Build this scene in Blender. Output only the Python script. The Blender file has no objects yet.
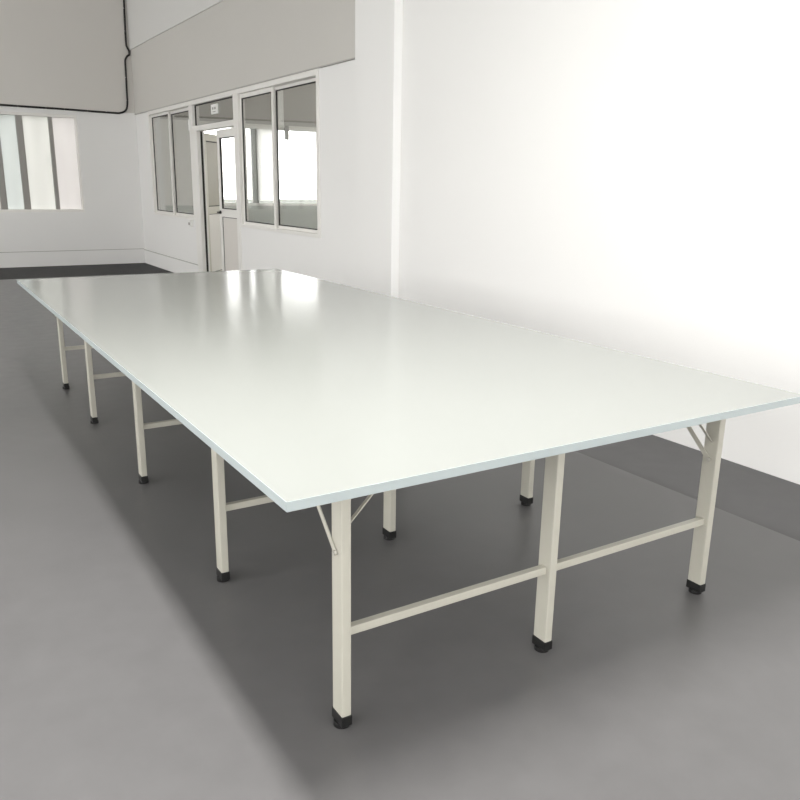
import bpy, math
from mathutils import Matrix, Vector
scene = bpy.context.scene
C = scene.collection

# ------------------------------------------------------------------ camera
cam_d = bpy.data.cameras.new('camera'); cam = bpy.data.objects.new('camera', cam_d); C.objects.link(cam)
cam_d.sensor_width = 36; cam_d.lens = 35.68; cam_d.clip_end = 300; cam_d.clip_start = 0.05
R = Vector((0.85099, -0.52495, 0.01583)); U = Vector((0.12438, 0.23074, 0.96503)); B = R.cross(U)
cam.matrix_world = Matrix(((R.x, U.x, B.x, -0.6764), (R.y, U.y, B.y, -1.5706), (R.z, U.z, B.z, 1.5058), (0, 0, 0, 1)))
scene.camera = cam

# ------------------------------------------------------------------ sky and lamps
w = bpy.data.worlds.new('overcast_sky'); scene.world = w; w.use_nodes = True
bg = w.node_tree.nodes['Background']; bg.inputs[0].default_value = (1.0, 0.982, 0.97, 1); bg.inputs[1].default_value = 7.3

def batten(name, loc, sx, sy, power, col=(1, 0.985, 0.96)):
    d = bpy.data.lights.new(name, 'AREA'); d.shape = 'RECTANGLE'; d.size = sx; d.size_y = sy
    d.energy = power; d.color = col
    o = bpy.data.objects.new(name, d); C.objects.link(o); o.location = loc
    return o
LAMPS = [((-0.05, 0.45, 3.7), 0.30, 1.25, 185)]
for loc, sx, sy, pw in LAMPS: batten('batten_light', loc, sx, sy, pw)

def portal(name, loc, rot, sx, sy):
    d = bpy.data.lights.new(name, 'AREA'); d.shape = 'RECTANGLE'; d.size = sx; d.size_y = sy
    d.cycles.is_portal = True
    o = bpy.data.objects.new(name, d); C.objects.link(o); o.location = loc; o.rotation_euler = rot

vs = scene.view_settings
scene.display_settings.display_device = 'sRGB'
vs.view_transform = 'Standard'; vs.look = 'None'; vs.gamma = 1.0; vs.exposure = 0.0; vs.use_curve_mapping = False
scene.cycles.max_bounces = 10; scene.cycles.diffuse_bounces = 6; scene.cycles.transparent_max_bounces = 12
scene.cycles.sample_clamp_indirect = 6.0

# ------------------------------------------------------------------ materials
def mat(name, col, rough=0.6, spec=0.5, metal=0.0, noise=None, bump=None, coat=0.0):
    """noise=(scale, amount, detail) varies the colour; bump=(scale, strength)."""
    m = bpy.data.materials.new(name); m.use_nodes = True; nt = m.node_tree; p = nt.nodes['Principled BSDF']
    p.inputs['Base Color'].default_value = (*col, 1); p.inputs['Roughness'].default_value = rough
    p.inputs['Specular IOR Level'].default_value = spec; p.inputs['Metallic'].default_value = metal
    p.inputs['Coat Weight'].default_value = coat
    tc = nt.nodes.new('ShaderNodeTexCoord')
    if noise:
        n = nt.nodes.new('ShaderNodeTexNoise'); n.inputs['Scale'].default_value = noise[0]; n.inputs['Detail'].default_value = noise[2]
        nt.links.new(tc.outputs['Object'], n.inputs['Vector'])
        r = nt.nodes.new('ShaderNodeMapRange'); r.inputs['To Min'].default_value = 1 - noise[1]; r.inputs['To Max'].default_value = 1 + noise[1]
        nt.links.new(n.outputs['Fac'], r.inputs['Value'])
        mx = nt.nodes.new('ShaderNodeVectorMath'); mx.operation = 'SCALE'; mx.inputs[0].default_value = col
        nt.links.new(r.outputs[0], mx.inputs['Scale']); nt.links.new(mx.outputs[0], p.inputs['Base Color'])
    if bump:
        n = nt.nodes.new('ShaderNodeTexNoise'); n.inputs['Scale'].default_value = bump[0]; n.inputs['Detail'].default_value = 4
        nt.links.new(tc.outputs['Object'], n.inputs['Vector'])
        b = nt.nodes.new('ShaderNodeBump'); b.inputs['Strength'].default_value = bump[1]; b.inputs['Distance'].default_value = 0.01
        nt.links.new(n.outputs['Fac'], b.inputs['Height']); nt.links.new(b.outputs[0], p.inputs['Normal'])
    return m

def glass(name, tint, ior=1.5):
    m = bpy.data.materials.new(name); m.use_nodes = True; nt = m.node_tree; nt.nodes.remove(nt.nodes['Principled BSDF'])
    out = nt.nodes['Material Output']; t = nt.nodes.new('ShaderNodeBsdfTransparent'); t.inputs[0].default_value = (*tint, 1)
    g = nt.nodes.new('ShaderNodeBsdfGlossy'); g.inputs['Roughness'].default_value = 0.02
    f = nt.nodes.new('ShaderNodeFresnel'); f.inputs[0].default_value = ior
    geo = nt.nodes.new('ShaderNodeNewGeometry')      # same mirror strength seen from either face of the sheet
    mx = nt.nodes.new('ShaderNodeMixShader')
    io = nt.nodes.new('ShaderNodeMapRange'); io.inputs['To Min'].default_value = ior; io.inputs['To Max'].default_value = 1 / ior
    nt.links.new(geo.outputs['Backfacing'], io.inputs['Value']); nt.links.new(io.outputs[0], f.inputs[0])
    nt.links.new(f.outputs[0], mx.inputs[0]); nt.links.new(t.outputs[0], mx.inputs[1]); nt.links.new(g.outputs[0], mx.inputs[2])
    nt.links.new(mx.outputs[0], out.inputs[0]); return m

def frosted(name, col):
    m = bpy.data.materials.new(name); m.use_nodes = True; nt = m.node_tree; nt.nodes.remove(nt.nodes['Principled BSDF'])
    out = nt.nodes['Material Output']
    tc = nt.nodes.new('ShaderNodeTexCoord'); n = nt.nodes.new('ShaderNodeTexNoise'); n.inputs['Scale'].default_value = 1.3; n.inputs['Detail'].default_value = 1
    mp = nt.nodes.new('ShaderNodeMapping'); mp.inputs['Scale'].default_value = (3, 1, 0.6)
    nt.links.new(tc.outputs['Object'], mp.inputs[0]); nt.links.new(mp.outputs[0], n.inputs['Vector'])
    r = nt.nodes.new('ShaderNodeMapRange'); r.inputs['To Min'].default_value = 0.9; r.inputs['To Max'].default_value = 1.1
    nt.links.new(n.outputs['Fac'], r.inputs['Value'])
    mx = nt.nodes.new('ShaderNodeVectorMath'); mx.operation = 'SCALE'; mx.inputs[0].default_value = col
    nt.links.new(r.outputs[0], mx.inputs['Scale'])
    t = nt.nodes.new('ShaderNodeBsdfTranslucent'); nt.links.new(mx.outputs[0], t.inputs[0])
    g = nt.nodes.new('ShaderNodeBsdfDiffuse'); nt.links.new(mx.outputs[0], g.inputs[0])
    a = nt.nodes.new('ShaderNodeMixShader'); a.inputs[0].default_value = 0.25
    nt.links.new(t.outputs[0], a.inputs[1]); nt.links.new(g.outputs[0], a.inputs[2]); nt.links.new(a.outputs[0], out.inputs[0])
    return m

def floor_paint(name, col, rough):
    m = mat(name, col, rough, 0.3)
    nt = m.node_tree; p = nt.nodes['Principled BSDF']; tc = nt.nodes.new('ShaderNodeTexCoord')
    n = nt.nodes.new('ShaderNodeTexNoise'); n.inputs['Scale'].default_value = 1.4; n.inputs['Detail'].default_value = 6; n.inputs['Roughness'].default_value = 0.55
    n2 = nt.nodes.new('ShaderNodeTexNoise'); n2.inputs['Scale'].default_value = 9; n2.inputs['Detail'].default_value = 4
    for q in (n, n2): nt.links.new(tc.outputs['Object'], q.inputs['Vector'])
    ad = nt.nodes.new('ShaderNodeMath'); ad.operation = 'ADD'
    nt.links.new(n.outputs['Fac'], ad.inputs[0]); nt.links.new(n2.outputs['Fac'], ad.inputs[1])
    r = nt.nodes.new('ShaderNodeMapRange'); r.inputs['From Min'].default_value = 0.6; r.inputs['From Max'].default_value = 1.4
    r.inputs['To Min'].default_value = 0.92; r.inputs['To Max'].default_value = 1.08
    nt.links.new(ad.outputs[0], r.inputs['Value'])
    mx = nt.nodes.new('ShaderNodeVectorMath'); mx.operation = 'SCALE'; mx.inputs[0].default_value = col
    nt.links.new(r.outputs[0], mx.inputs['Scale']); nt.links.new(mx.outputs[0], p.inputs['Base Color'])
    r2 = nt.nodes.new('ShaderNodeMapRange'); r2.inputs['To Min'].default_value = rough - 0.07; r2.inputs['To Max'].default_value = rough + 0.07
    nt.links.new(n2.outputs['Fac'], r2.inputs['Value']); nt.links.new(r2.outputs[0], p.inputs['Roughness'])
    return m

M = dict(
    wall=mat('white_wall_paint', (0.80, 0.795, 0.785), 0.75, 0.3, noise=(0.8, 0.02, 3), bump=(60, 0.05)),
    upper=mat('grey_white_wall_paint', (0.645, 0.625, 0.595), 0.75, 0.3, noise=(0.6, 0.03, 3), bump=(60, 0.05)),
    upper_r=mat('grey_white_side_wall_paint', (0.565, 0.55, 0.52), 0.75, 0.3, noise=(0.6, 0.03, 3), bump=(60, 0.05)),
    beam=mat('pale_grey_beam_paint', (0.65, 0.645, 0.63), 0.75, 0.3, noise=(0.6, 0.03, 3)),
    lit_side=mat('lit_column_side_white', (0.92, 0.92, 0.915), 0.5, 0.4, noise=(2, 0.005, 1)),
    joint=mat('grey_joint_line', (0.40, 0.39, 0.37), 0.7, 0.3, noise=(4, 0.1, 2)),
    ceil=mat('ceiling_paint', (0.75, 0.75, 0.74), 0.8, 0.2, noise=(0.5, 0.02, 2)),
    floor=floor_paint('grey_epoxy_floor', (0.148, 0.145, 0.146), 0.35),
    right_band=floor_paint('darker_grey_floor', (0.070, 0.069, 0.070), 0.38),
    dark=floor_paint('dark_floor_paint', (0.020, 0.0195, 0.020), 0.62),
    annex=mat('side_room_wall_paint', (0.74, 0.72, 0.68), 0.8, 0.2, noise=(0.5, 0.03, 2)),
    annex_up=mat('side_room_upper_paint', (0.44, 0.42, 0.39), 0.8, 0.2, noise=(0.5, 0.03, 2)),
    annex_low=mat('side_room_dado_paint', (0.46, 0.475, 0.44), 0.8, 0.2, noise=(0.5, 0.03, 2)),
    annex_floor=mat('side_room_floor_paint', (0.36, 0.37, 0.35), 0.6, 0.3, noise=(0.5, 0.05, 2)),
    frame=mat('white_window_frame', (0.78, 0.765, 0.735), 0.35, 0.5, noise=(3, 0.02, 2)),
    seal=mat('black_rubber_seal', (0.03, 0.028, 0.026), 0.6, 0.3, noise=(5, 0.1, 1)),
    frame_grey=mat('grey_window_frame', (0.30, 0.29, 0.27), 0.45, 0.5, noise=(3, 0.05, 2)),
    leaf_shaded=mat('shaded_door_khaki', (0.50, 0.475, 0.40), 0.45, 0.5, noise=(3, 0.03, 2)),
    olive_dark=mat('dark_khaki_door_film', (0.27, 0.25, 0.19), 0.3, 0.5, noise=(3, 0.05, 2)),
    panel=mat('door_panel', (0.68, 0.65, 0.61), 0.4, 0.5, noise=(3, 0.02, 2)),
    glass=glass('clear_glass', (0.925, 0.93, 0.925)),
    dglass=glass('smoky_glass', (0.55, 0.57, 0.54)),
    frost_a=frosted('pale_green_curtain', (0.60, 0.615, 0.607)),
    frost_b=frosted('cream_curtain', (0.632, 0.63, 0.615)),
    frost_c=frosted('pinkish_curtain', (0.632, 0.617, 0.612)),
    top=mat('white_laminate', (0.318, 0.330, 0.312), 0.16, 0.42, noise=(1.2, 0.01, 2)),
    edge=mat('pale_blue_edge_band', (0.49, 0.55, 0.56), 0.35, 0.5, noise=(8, 0.02, 2)),
    leg=mat('beige_powder_coat', (0.555, 0.538, 0.468), 0.38, 0.5, noise=(6, 0.02, 3)),
    metal=mat('zinc_plated_steel', (0.62, 0.60, 0.56), 0.35, 0.5, 0.8, noise=(30, 0.05, 2)),
    foot=mat('black_plastic', (0.012, 0.012, 0.012), 0.4, 0.5, noise=(20, 0.1, 2)),
    cable=mat('black_cable', (0.012, 0.011, 0.011), 0.5, 0.4, noise=(20, 0.1, 2)),
    clip=mat('white_clip', (0.8, 0.8, 0.78), 0.5, 0.4, noise=(20, 0.02, 1)),
    ground=mat('outdoor_ground', (0.12, 0.13, 0.115), 0.9, 0.1, noise=(0.4, 0.2, 4)),
)

# ------------------------------------------------------------------ mesh helpers
class MB:
    def __init__(s): s.v = []; s.f = []
    def box(s, x0, x1, y0, y1, z0, z1, mtx=None):
        b = len(s.v)
        P = [(x0, y0, z0), (x1, y0, z0), (x1, y1, z0), (x0, y1, z0), (x0, y0, z1), (x1, y0, z1), (x1, y1, z1), (x0, y1, z1)]
        if mtx: P = [tuple(mtx @ Vector(q)) for q in P]
        s.v += P
        s.f += [tuple(b + i for i in q) for q in ((0, 3, 2, 1), (4, 5, 6, 7), (0, 1, 5, 4), (1, 2, 6, 5), (2, 3, 7, 6), (3, 0, 4, 7))]
        return s
    def ring(s, a0, a1, z0, z1, wd, d0, d1, axis='y', wb=None, wt=None):
        """rectangular frame in the plane of a wall; axis = the wall's long axis, d0..d1 the frame's depth"""
        wb = wd if wb is None else wb; wt = wd if wt is None else wt
        for (p0, p1, q0, q1) in ((a0, a0 + wd, z0, z1), (a1 - wd, a1, z0, z1), (a0 + wd, a1 - wd, z0, z0 + wb), (a0 + wd, a1 - wd, z1 - wt, z1)):
            if axis == 'y': s.box(d0, d1, p0, p1, q0, q1)
            else: s.box(p0, p1, d0, d1, q0, q1)
        return s
    def cyl(s, c, r, h, axis='z', n=20, r2=None):
        r2 = r if r2 is None else r2; b = len(s.v)
        for k, (rr, hh) in enumerate(((r, 0), (r2, h))):
            for i in range(n):
                a = 2 * math.pi * i / n; p, q = rr * math.cos(a), rr * math.sin(a)
                d = {'z': (p, q, hh), 'x': (hh, p, q), 'y': (q, hh, p)}[axis]
                s.v.append((c[0] + d[0], c[1] + d[1], c[2] + d[2]))
        s.f += [(b + i, b + (i + 1) % n, b + n + (i + 1) % n, b + n + i) for i in range(n)]
        s.f += [tuple(b + i for i in range(n))[::-1], tuple(b + n + i for i in range(n))]
        return s
    def tube(s, pts, r, n=10):
        pts = [Vector(p) for p in pts]; b = len(s.v); up = Vector((0, 1, 0))
        for i, p in enumerate(pts):
            t = (pts[min(i + 1, len(pts) - 1)] - pts[max(i - 1, 0)]).normalized()
            a = t.cross(up); a = a.normalized() if a.length > 1e-4 else Vector((1, 0, 0)); c = t.cross(a)
            for k in range(n):
                g = 2 * math.pi * k / n; s.v.append(tuple(p + a * r * math.cos(g) + c * r * math.sin(g)))
        for i in range(len(pts) - 1):
            for k in range(n):
                s.f.append((b + i * n + k, b + i * n + (k + 1) % n, b + (i + 1) * n + (k + 1) % n, b + (i + 1) * n + k))
        m = len(pts) - 1
        s.f += [tuple(b + k for k in range(n))[::-1], tuple(b + m * n + k for k in range(n))]
        return s
    def build(s, name, m, parent=None, bevel=0, smooth=False, kind=None, loc=None):
        me = bpy.data.meshes.new(name); off = Vector(loc) if loc else Vector((0, 0, 0))
        me.from_pydata([tuple(Vector(v) - off) for v in s.v], [], s.f); me.update()
        import bmesh
        bm = bmesh.new(); bm.from_mesh(me); bmesh.ops.recalc_face_normals(bm, faces=bm.faces); bm.to_mesh(me); bm.free()
        me.materials.append(m); o = bpy.data.objects.new(name, me); C.objects.link(o)
        o.location = off
        if parent:
            o.parent = parent
        if smooth:
            for p in me.polygons: p.use_smooth = len(p.vertices) == 4
        if bevel:
            b = o.modifiers.new('bevel', 'BEVEL'); b.width = bevel; b.segments = 3; b.limit_method = 'ANGLE'; b.angle_limit = 0.7
        if kind: o['kind'] = kind
        return o
def S(mb, name, m, **k): return mb.build(name, m, kind='structure', **k)
def empty(name, loc, label=None, cat=None, group=None, kind=None):
    o = bpy.data.objects.new(name, None); C.objects.link(o); o.location = loc; o.empty_display_size = 0.2
    if label: o['label'] = label
    if cat: o['category'] = cat
    if group: o['group'] = group
    if kind: o['kind'] = kind
    return o
def tag(o, label, cat, group=None):
    o['label'] = label; o['category'] = cat
    if group: o['group'] = group

# ------------------------------------------------------------------ room shell
WX, BY = 3.233, 13.956           # face of the right wall, face of the back wall
LX, FY, CZ = -6.0, -5.0, 5.0     # left wall, front wall, ceiling
AX, AY0, AZ = 9.5, 5.2, 3.75     # side room: far wall, front wall, ceiling

S(MB().box(LX - .2, 2.57, FY - .2, 12.1, -.15, 0), 'floor', M['floor'])
S(MB().box(2.57, WX + .2, FY - .2, 12.1, -.15, 0), 'floor_right_band', M['right_band'])  # floor colour is darker from here to the right wall
S(MB().box(LX - .2, WX, 12.1, BY + .2, -.15, 0), 'floor_strip', M['dark'])
S(MB().box(WX + .2, AX, AY0, BY, -.15, 0).box(WX, WX + .2, 12.1, BY, -.15, 0), 'floor_side', M['annex_floor'])
S(MB().box(LX - .2, AX + .2, FY - .2, BY + .2, CZ, CZ + .15), 'ceiling', M['ceil'])
S(MB().box(WX + .2, AX + .2, AY0 - .2, BY, AZ, AZ + .12), 'ceiling_side', M['ceil'])

OY0, OY1, OZ0, OZ1, DY0, DY1 = 6.40, 13.10, 0.93, 2.66, 8.86, 10.70   # opening for both windows and the door
S(MB().box(WX, WX + .2, FY, OY0, 0, CZ)
  .box(WX, WX + .2, OY0, DY0, 0, OZ0).box(WX, WX + .2, DY1, OY1, 0, OZ0)
  .box(WX, WX + .2, OY1, BY, 0, OZ1), 'wall_right', M['wall'])
S(MB().box(WX - .012, WX + .2, 5.47, BY, OZ1, 3.75), 'wall_right_upper', M['upper_r'])
S(MB().box(WX - .03, WX + .2, 5.47, BY, 3.75, CZ), 'trim_1', M['beam'])
S(MB().box(3.150, WX, 4.77, 5.47, 0, CZ), 'trim_2', M['wall'], bevel=0.004)
S(MB().box(3.152, WX, 4.764, 4.77, 0, CZ), 'column_lit_side', M['lit_side'])  # added plate; strong light on the column's near side is put into its colour
def pierce(mb, x0, x1, z0, z1, holes, d0, d1, axis='x'):
    """wall slab along an axis with rectangular holes (a0,a1,z0,z1), holes sorted"""
    def bx(a, b, c, d):
        if b - a > 1e-4 and d - c > 1e-4:
            if axis == 'x': mb.box(a, b, d0, d1, c, d)
            else: mb.box(d0, d1, a, b, c, d)
    cur = x0
    for (a, b, c, d) in holes:
        bx(cur, a, z0, z1); bx(a, b, z0, c); bx(a, b, d, z1); cur = b
    bx(cur, x1, z0, z1)
BW = (-0.55, 2.215, 0.945, 2.60); AW = (4.28, 8.6, 1.06, 2.58)
b1 = MB(); pierce(b1, LX - .2, WX + .2, 0, 2.69, [BW], BY, BY + .2); S(b1, 'wall_back', M['wall'])
S(MB().box(LX - .2, WX + .2, BY, BY + .2, 2.69, CZ), 'wall_back_upper', M['upper'])
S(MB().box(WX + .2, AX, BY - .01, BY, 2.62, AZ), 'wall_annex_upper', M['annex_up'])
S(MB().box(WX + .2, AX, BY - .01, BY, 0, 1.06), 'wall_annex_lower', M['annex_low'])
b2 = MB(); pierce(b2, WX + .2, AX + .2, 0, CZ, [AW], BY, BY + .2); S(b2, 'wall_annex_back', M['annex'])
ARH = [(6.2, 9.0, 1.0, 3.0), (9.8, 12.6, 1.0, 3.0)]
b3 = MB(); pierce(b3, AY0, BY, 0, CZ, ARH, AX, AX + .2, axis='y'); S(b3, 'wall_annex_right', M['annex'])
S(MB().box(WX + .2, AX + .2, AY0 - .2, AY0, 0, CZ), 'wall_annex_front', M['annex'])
FWH = [(-3.4, -0.8, 0.9, 3.6), (-0.2, 2.2, 0.9, 3.6)]
fw = MB(); pierce(fw, LX - .2, WX + .2, 0, CZ, FWH, FY - .2, FY); S(fw, 'wall_front', M['wall'])
LWH = [(-4.2, -1.0, 0.9, 4.2), (-0.4, 2.9, 0.9, 4.2), (6.4, 9.6, 0.9, 4.2), (10.2, 13.4, 0.9, 4.2)]
lw = MB(); pierce(lw, FY, BY, 0, CZ, LWH, LX - .2, LX, axis='y'); S(lw, 'wall_left', M['wall'])
S(MB().box(LX, WX - .015, BY - .015, BY, 0, .26), 'baseboard_back', M['wall'], bevel=.003)
S(MB().box(WX - .015, WX, DY1, BY - .015, 0, .245).box(WX - .015, WX, 5.47, DY0, 0, .245), 'baseboard_right', M['wall'], bevel=.003)
S(MB().box(LX, WX - .018, BY - .018, BY, .26, .269).box(WX - .018, WX, DY1, BY, .245, .254).box(WX - .018, WX, 5.47, DY0, .245, .254), 'trim_5', M['joint'])
S(MB().box(WX - .018, WX, 5.47, BY, OZ1, OZ1 + .014), 'trim_6', M['joint'])
S(MB().box(-60, 60, BY + .2, 80, -.4, -.2), 'ground', M['ground'])

# ------------------------------------------------------------------ windows in the right wall
def sash(parent, y0, y1, z0, z1, x, wd=.045, wt=None, wb=None, gl='glass'):
    s = MB().ring(y0, y1, z0, z1, wd, x, x + .028, wt=wt, wb=wb).build('sash', M['frame'], parent, bevel=.003)
    t = wd if wt is None else wt; b = wd if wb is None else wb
    MB().ring(y0 + wd, y1 - wd, z0 + b, z1 - t, .012, x + .006, x + .022).build('seal', M['seal'], s)
    MB().box(x + .011, x + .017, y0 + wd + .012, y1 - wd - .012, z0 + b + .012, z1 - t - .012).build('pane', M[gl], s)
    return s
w1 = empty('window_1', (WX, 11.9, .97), kind='structure')
w1.location = (0, 0, 0)
MB().ring(10.74, OY1, OZ0, OZ1, .07, WX - .012, WX + .09, wt=.06, wb=.04).build('window_frame', M['frame'], w1, bevel=.003)
sash(w1, 10.82, 12.0, .968, 2.595, WX + .055, wd=.042, wb=.036)
sash(w1, 11.96, 13.02, .968, 2.595, WX + .018, wd=.038, wb=.036)
w2 = empty('window_2', (0, 0, 0), kind='structure')
MB().ring(OY0, 8.82, OZ0, OZ1, .06, WX - .012, WX + .09, wt=.06, wb=.04).build('window_frame', M['frame'], w2, bevel=.003)
sash(w2, 7.685, 8.75, .968, 2.595, WX + .018, wd=.042, wt=.05, wb=.036)
sash(w2, 6.47, 7.725, .968, 2.595, WX + .055, wd=.035, wb=.036)

# ------------------------------------------------------------------ double door with a transom light
d1 = empty('door_1', (0, 0, 0), kind='structure')
JX0, JX1 = WX - .014, WX + .10
MB().box(JX0, JX1, 10.645, 10.735, 0, OZ1).box(JX0, JX1, 10.47, 10.645, 0, 2.225).box(JX0, JX1, 8.825, 8.93, 0, OZ1).box(JX0, JX1, 8.93, 10.645, 2.225, 2.30).box(JX0, JX1, 8.93, 10.645, 2.595, OZ1).build('door_frame', M['frame'], d1, bevel=.004)
MB().box(WX + .04, WX + .07, 10.462, 10.47, .02, 2.225).ring(8.93, 10.645, 2.30, 2.595, .012, WX + .03, WX + .05).build('seal', M['seal'], d1)
MB().box(WX + .037, WX + .043, 8.94, 10.635, 2.31, 2.585).build('transom_pane', M['glass'], d1)
def leaf(name_parent, L, side, m='frame', gl='glass'):
    """door leaf along +y from 0 to L, thickness in x"""
    o = MB().box(0, .04, 0, .085, 0.01, 2.205).box(0, .04, L - .085, L, 0.01, 2.205).box(0, .04, .085, L - .085, 2.10, 2.205)\
        .box(0, .04, .085, L - .085, 1.03, 1.14).box(0, .04, .085, L - .085, 0.01, 0.14).build('door_leaf', M[m], name_parent, bevel=.003)
    MB().ring(.085, L - .085, 1.14, 2.10, .012, .008, .032).ring(.085, L - .085, .14, 1.03, .008, .008, .032).build('seal', M['seal'], o)
    MB().box(.014, .022, .093, L - .093, .148, 1.022).build('door_panel', M['panel'], o)
    MB().box(.017, .023, .097, L - .097, 1.152, 2.088).build('door_pane', M[gl], o)
    hy = L - .05 if side > 0 else .05
    MB().cyl((-.012, hy, 1.09), .024, .012, 'x').cyl((-.045, hy, 1.09), .010, .035, 'x').box(-.055, -.04, hy - .055, hy + .015, 1.08, 1.1).build('handle', M['foot'], o)
    return o
r = leaf(d1, .80, 1); r.location = (WX + .03, 8.93, 0)
l = leaf(d1, .74, -1, m='leaf_shaded', gl='olive_dark')  # white leaf; the dimmer light on it is put into the khaki colour
# hinged on the left jamb, swung well into the side room
ang = math.radians(140)
l.matrix_local = Matrix.Translation((WX + .09, 10.47, 0)) @ Matrix.Rotation(ang, 4, 'Z') @ Matrix.Translation((0, -.74, 0))

# ------------------------------------------------------------------ back windows
w3 = empty('window_3', (0, 0, 0), kind='structure')
x0, x1, z0, z1 = BW
f = MB().ring(x0, x1, z0, z1, .03, BY + .02, BY + .10, axis='x', wt=.05, wb=.045)
f.build('window_frame', M['frame'], w3, bevel=.003)
for k, (a, b, m) in enumerate(((-0.52, 0.09, 'frost_b'), (0.09, 0.46, 'frost_a'), (0.46, .86, 'frost_c'), (.965, 1.23, 'frost_a'), (1.335, 1.745, 'frost_b'), (1.81, 2.185, 'frost_c'))):
    MB().box(a, b, BY + .085, BY + .09, z0 + .045, z1 - .05).build('blind', M[m], w3)
for a, b, m in ((.86, .965, 'frame_grey'), (1.23, 1.335, 'frame_grey'), (1.745, 1.81, 'frame_grey'), (.44, .50, 'frame_grey'), (.06, .12, 'frame_grey')):
    if a < .5: MB().box(a, b, BY + .03, BY + .075, z0 + .045, z1 - .05).build('mullion', M[m], w3)
    else: MB().box(a, b, BY + .03, BY + .095, z0 + .045, z1 - .05).build('mullion', M[m], w3, bevel=.003)
MB().box(x0 + .03, x1 - .03, BY + .102, BY + .108, z0 + .04, z1 - .05).build('pane', M['glass'], w3)
portal('window_light_portal', ((x0 + x1) / 2, BY + .19, (z0 + z1) / 2), (-math.pi / 2, 0, 0), x1 - x0, z1 - z0)

w4 = empty('window_4', (0, 0, 0), kind='structure')
x0, x1, z0, z1 = AW
MB().ring(x0, x1, z0, z1, .05, BY + .04, BY + .11, axis='x').build('window_frame', M['frame'], w4)
for a, b in ((5.46, 5.58), (6.9, 6.98), (7.7, 7.78)): MB().box(a, b, BY + .04, BY + .11, z0 + .05, z1 - .05).build('mullion', M['frame_grey'], w4)
MB().box(6.16, 6.24, BY - .02, BY + .03, 2.35, 2.62).build('latch_bracket', M['frame_grey'], w4)
MB().box(x0 + .05, x1 - .05, BY + .07, BY + .076, z0 + .05, z1 - .05).build('pane', M['glass'], w4)
MB().box(5.56, 5.90, BY + .02, BY + .025, z0 + .1, z1 - .05).build('blind', frosted('white_blind', (0.9, 0.9, 0.89)), w4)
portal('window_light_portal', ((x0 + x1) / 2, BY + .19, (z0 + z1) / 2), (-math.pi / 2, 0, 0), x1 - x0, z1 - z0)
S(MB().box(5.98, 6.10, BY - .10, BY, 2.62, 3.70), 'trim_3', M['frame'])

for i, (a, b, c, d) in enumerate(FWH):
    wn = empty('window_%d' % (5 + i), (0, 0, 0), kind='structure')
    MB().ring(a, b, c, d, .06, FY - .12, FY - .04, axis='x').box((a + b) / 2 - .03, (a + b) / 2 + .03, FY - .12, FY - .04, c + .06, d - .06).build('window_frame', M['frame'], wn)
    MB().box(a + .06, b - .06, FY - .083, FY - .077, c + .06, d - .06).build('pane', M['glass'], wn)
    portal('window_light_portal', ((a + b) / 2, FY - .19, (c + d) / 2), (math.pi / 2, 0, 0), b - a, d - c)

for i, (a, b, c, d) in enumerate(LWH):
    wn = empty('window_%d' % (7 + i), (0, 0, 0), kind='structure')  # unseen; the far pair added to light the room's far end
    MB().ring(a, b, c, d, .06, LX - .12, LX - .04).box(LX - .12, LX - .04, (a + b) / 2 - .03, (a + b) / 2 + .03, c + .06, d - .06).build('window_frame', M['frame'], wn)
    MB().box(LX - .083, LX - .077, a + .06, b - .06, c + .06, d - .06).build('pane', M['glass'], wn)
    portal('window_light_portal', (LX - .19, (a + b) / 2, (c + d) / 2), (0, -math.pi / 2, 0), d - c, b - a)

for i, (a, b, c, d) in enumerate(ARH):
    wn = empty('window_%d' % (11 + i), (0, 0, 0), kind='structure')  # unseen windows added to bring more daylight into the side room
    MB().ring(a, b, c, d, .06, AX + .04, AX + .12).build('window_frame', M['frame'], wn)
    MB().box(AX + .077, AX + .083, a + .06, b - .06, c + .06, d - .06).build('pane', M['glass'], wn)
    portal('window_light_portal', (AX + .19, (a + b) / 2, (c + d) / 2), (0, math.pi / 2, 0), d - c, b - a)

# the lamp above the table's near end
for loc, sx, sy, pw in LAMPS:
    x, y, z = loc
    S(MB().box(x - sx / 2 - .02, x + sx / 2 + .02, y - sy / 2 - .03, y + sy / 2 + .03, z + .01, z + .07)
      .cyl((x, y - sy / 3, z + .07), .006, CZ - z - .07).cyl((x, y + sy / 3, z + .07), .006, CZ - z - .07), 'ceiling_lamp', M['frame'])

# ------------------------------------------------------------------ cutting table
TW, TL, TH, TT = 2.0204, 4.79, 0.80, 0.0249
table = empty('cutting_table', (TW / 2, TL / 2, 0), 'long white laminate cutting table with beige steel legs on grey floor', 'table')
off = Vector((-TW / 2, -TL / 2, 0))
def tb(mb, name, m, parent=None, bevel=0, smooth=False):
    mb.v = [tuple(Vector(v) + off) for v in mb.v]
    return mb.build(name, m, parent or table, bevel=bevel, smooth=smooth)
tb(MB().box(.0015, TW - .0015, .0015, TL - .0015, TH - TT + .001, TH), 'tabletop', M['top'])
tb(MB().box(0, .0015, 0, TL, TH - TT, TH).box(TW - .0015, TW, 0, TL, TH - TT, TH)
   .box(.0015, TW - .0015, 0, .0015, TH - TT, TH).box(.0015, TW - .0015, TL - .0015, TL, TH - TT, TH), 'edge_band', M['edge'])
rows = (0.179, 1.181, 2.385, 3.597, 4.609); cols = (0.234, TW / 2 - .017, TW - 0.243)
LW, LD, LT = .030, .060, TH - TT       # leg section and top
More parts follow.
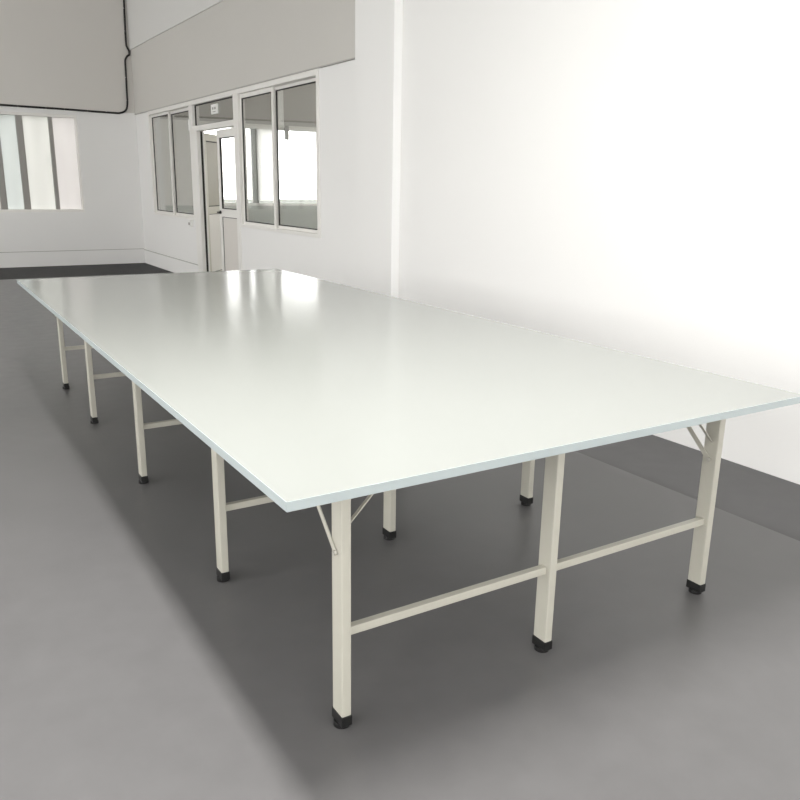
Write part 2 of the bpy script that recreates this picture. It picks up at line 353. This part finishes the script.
for j, y in enumerate(rows):
    for i, x in enumerate(cols):
        leg = tb(MB().box(x - LW / 2, x + LW / 2, y - LD / 2, y + LD / 2, .040, LT), 'leg', M['leg'], bevel=.004)
        tb(MB().box(x - LW / 2 - .002, x + LW / 2 + .002, y - LD / 2 - .002, y + LD / 2 + .002, .012, .045)
           .cyl((x, y, 0), .025, .016, n=24), 'foot_cap', M['foot'], leg, bevel=.002)
        if j in (0, 4) and i in (0, 2):
            s = 1 if j == 0 else -1; t = 1 if i == 0 else -1
            # flat strips: one runs back along the table, one across it
            fx = x - t * 0 - (LW / 2 + .003) * 1
            a = Vector((fx, y + s * .0, .545)); b = Vector((fx, y + s * .235, LT - .002))
            mb = MB(); dr = (b - a).normalized(); nn = Vector((0, -dr.z, dr.y)) * .009
            for sx in (-.0015, .0015):
                mb.v += [tuple(a - nn + Vector((sx, 0, 0))), tuple(b - nn + Vector((sx, 0, 0))), tuple(b + nn + Vector((sx, 0, 0))), tuple(a + nn + Vector((sx, 0, 0)))]
            mb.f += [(0, 1, 2, 3), (7, 6, 5, 4), (0, 4, 5, 1), (1, 5, 6, 2), (2, 6, 7, 3), (3, 7, 4, 0)]
            br = tb(mb, 'brace', M['leg'])
            tb(MB().cyl((fx - .008, y - s * .004, .548), .0075, .008, 'x', n=6).cyl((fx - .011, y - s * .004, .548), .004, .004, 'x', n=12), 'bolt', M['metal'], br)
            a = Vector((x + t * LW / 2, y, .615)); b = Vector((x + t * (LW / 2 + .158), y, LT - .002))
            mb = MB(); dr = (b - a).normalized(); nn = Vector((-dr.z, 0, dr.x)) * .0015; e = Vector((0, .006, 0))
            mb.v += [tuple(p) for p in (a - nn - e, b - nn - e, b - nn + e, a - nn + e, a + nn - e, b + nn - e, b + nn + e, a + nn + e)]
            mb.f += [(0, 3, 2, 1), (4, 5, 6, 7), (0, 1, 5, 4), (1, 2, 6, 5), (2, 3, 7, 6), (3, 0, 4, 7)]
            tb(mb, 'brace', M['leg'])
    for i in (0, 1):
        xa, xb = cols[i] + LW / 2, cols[i + 1] - LW / 2
        tb(MB().box(xa, xb, y - .012, y + .012, .288, .314), 'crossbar', M['leg'], bevel=.002)

# ------------------------------------------------------------------ black cable on the back wall
def smooth_path(P, n=8):
    P = [Vector(p) for p in P]; out = []
    for i in range(len(P) - 1):
        p0, p1, p2, p3 = P[max(i - 1, 0)], P[i], P[i + 1], P[min(i + 2, len(P) - 1)]
        for k in range(n):
            t = k / n
            out.append(.5 * ((2 * p1) + (p2 - p0) * t + (2 * p0 - 5 * p1 + 4 * p2 - p3) * t * t + (3 * p1 - p0 - 3 * p2 + p3) * t ** 3))
    out.append(P[-1]); return out
cy = BY - .018
path = [(-5.9, cy, 2.78), (-1.5, cy, 2.73), (0, cy, 2.712), (1.0, cy, 2.695), (2.0, cy, 2.685), (2.80, cy, 2.672), (2.96, cy, 2.678), (3.06, cy, 2.73), (3.095, cy, 2.84), (3.10, cy, 3.0),
        (3.105, cy, 3.3), (3.108, cy, 3.52), (3.115, cy, 3.58), (3.145, cy, 3.635), (3.182, cy, 3.665), (3.185, cy, 3.69), (3.185, cy, 3.74), (3.158, cy, 3.785), (3.145, cy, 3.86), (3.15, cy, 4.2), (3.16, cy, 4.6), (3.16, cy, 4.98)]
cab = MB().tube(smooth_path(path), .0165).build('cable', M['cable'], smooth=True)
tag(cab, 'black cable clipped along the back wall and up the corner', 'cable')
for (x, z) in ((1.28, 2.691), (1.72, 2.688), (2.02, 2.685), (2.4, 2.68), (2.72, 2.675)):
    MB().box(x - .006, x + .006, BY - .029, BY, z - .017, z + .017).build('clip', M['clip'], cab, bevel=.003)
for (x, z) in ((3.097, 2.90), (3.105, 3.28), (3.148, 4.05), (3.153, 4.42)):
    MB().box(x - .017, x + .017, BY - .029, BY, z - .006, z + .006).build('clip', M['clip'], cab, bevel=.003)

# ------------------------------------------------------------------ small fittings by the door
sg = MB().box(WX + .015, WX + .036, 9.62, 9.88, 2.42, 2.55).build('indicator_sign', M['clip'], bevel=.006)
tag(sg, 'small white rounded sign with dark marks on the glass over the door', 'sign')
for yy in (9.70, 9.79):
    MB().box(WX + .012, WX + .0155, yy - .025, yy + .025, 2.478, 2.51).build('dark_mark', M['frame_grey'], sg)
MB().box(WX + .012, WX + .0155, 9.68, 9.81, 2.445, 2.455).build('dark_mark', M['frame_grey'], sg)
sw = MB().box(WX - .045, WX, 10.88, 11.02, .83, .93).build('wall_switch', M['clip'], bevel=.006)
tag(sw, 'small white switch box on the wall left of the door', 'switch')
MB().box(WX - .052, WX - .045, 10.92, 10.98, .85, .89).build('rocker', M['frame_grey'], sw, bevel=.002)
la = MB().box(WX - .04, WX - .0125, 10.72, 10.78, 2.24, 2.40).build('window_catch', M['clip'], bevel=.006)
tag(la, 'small white catch on the frame between left window and door', 'catch')
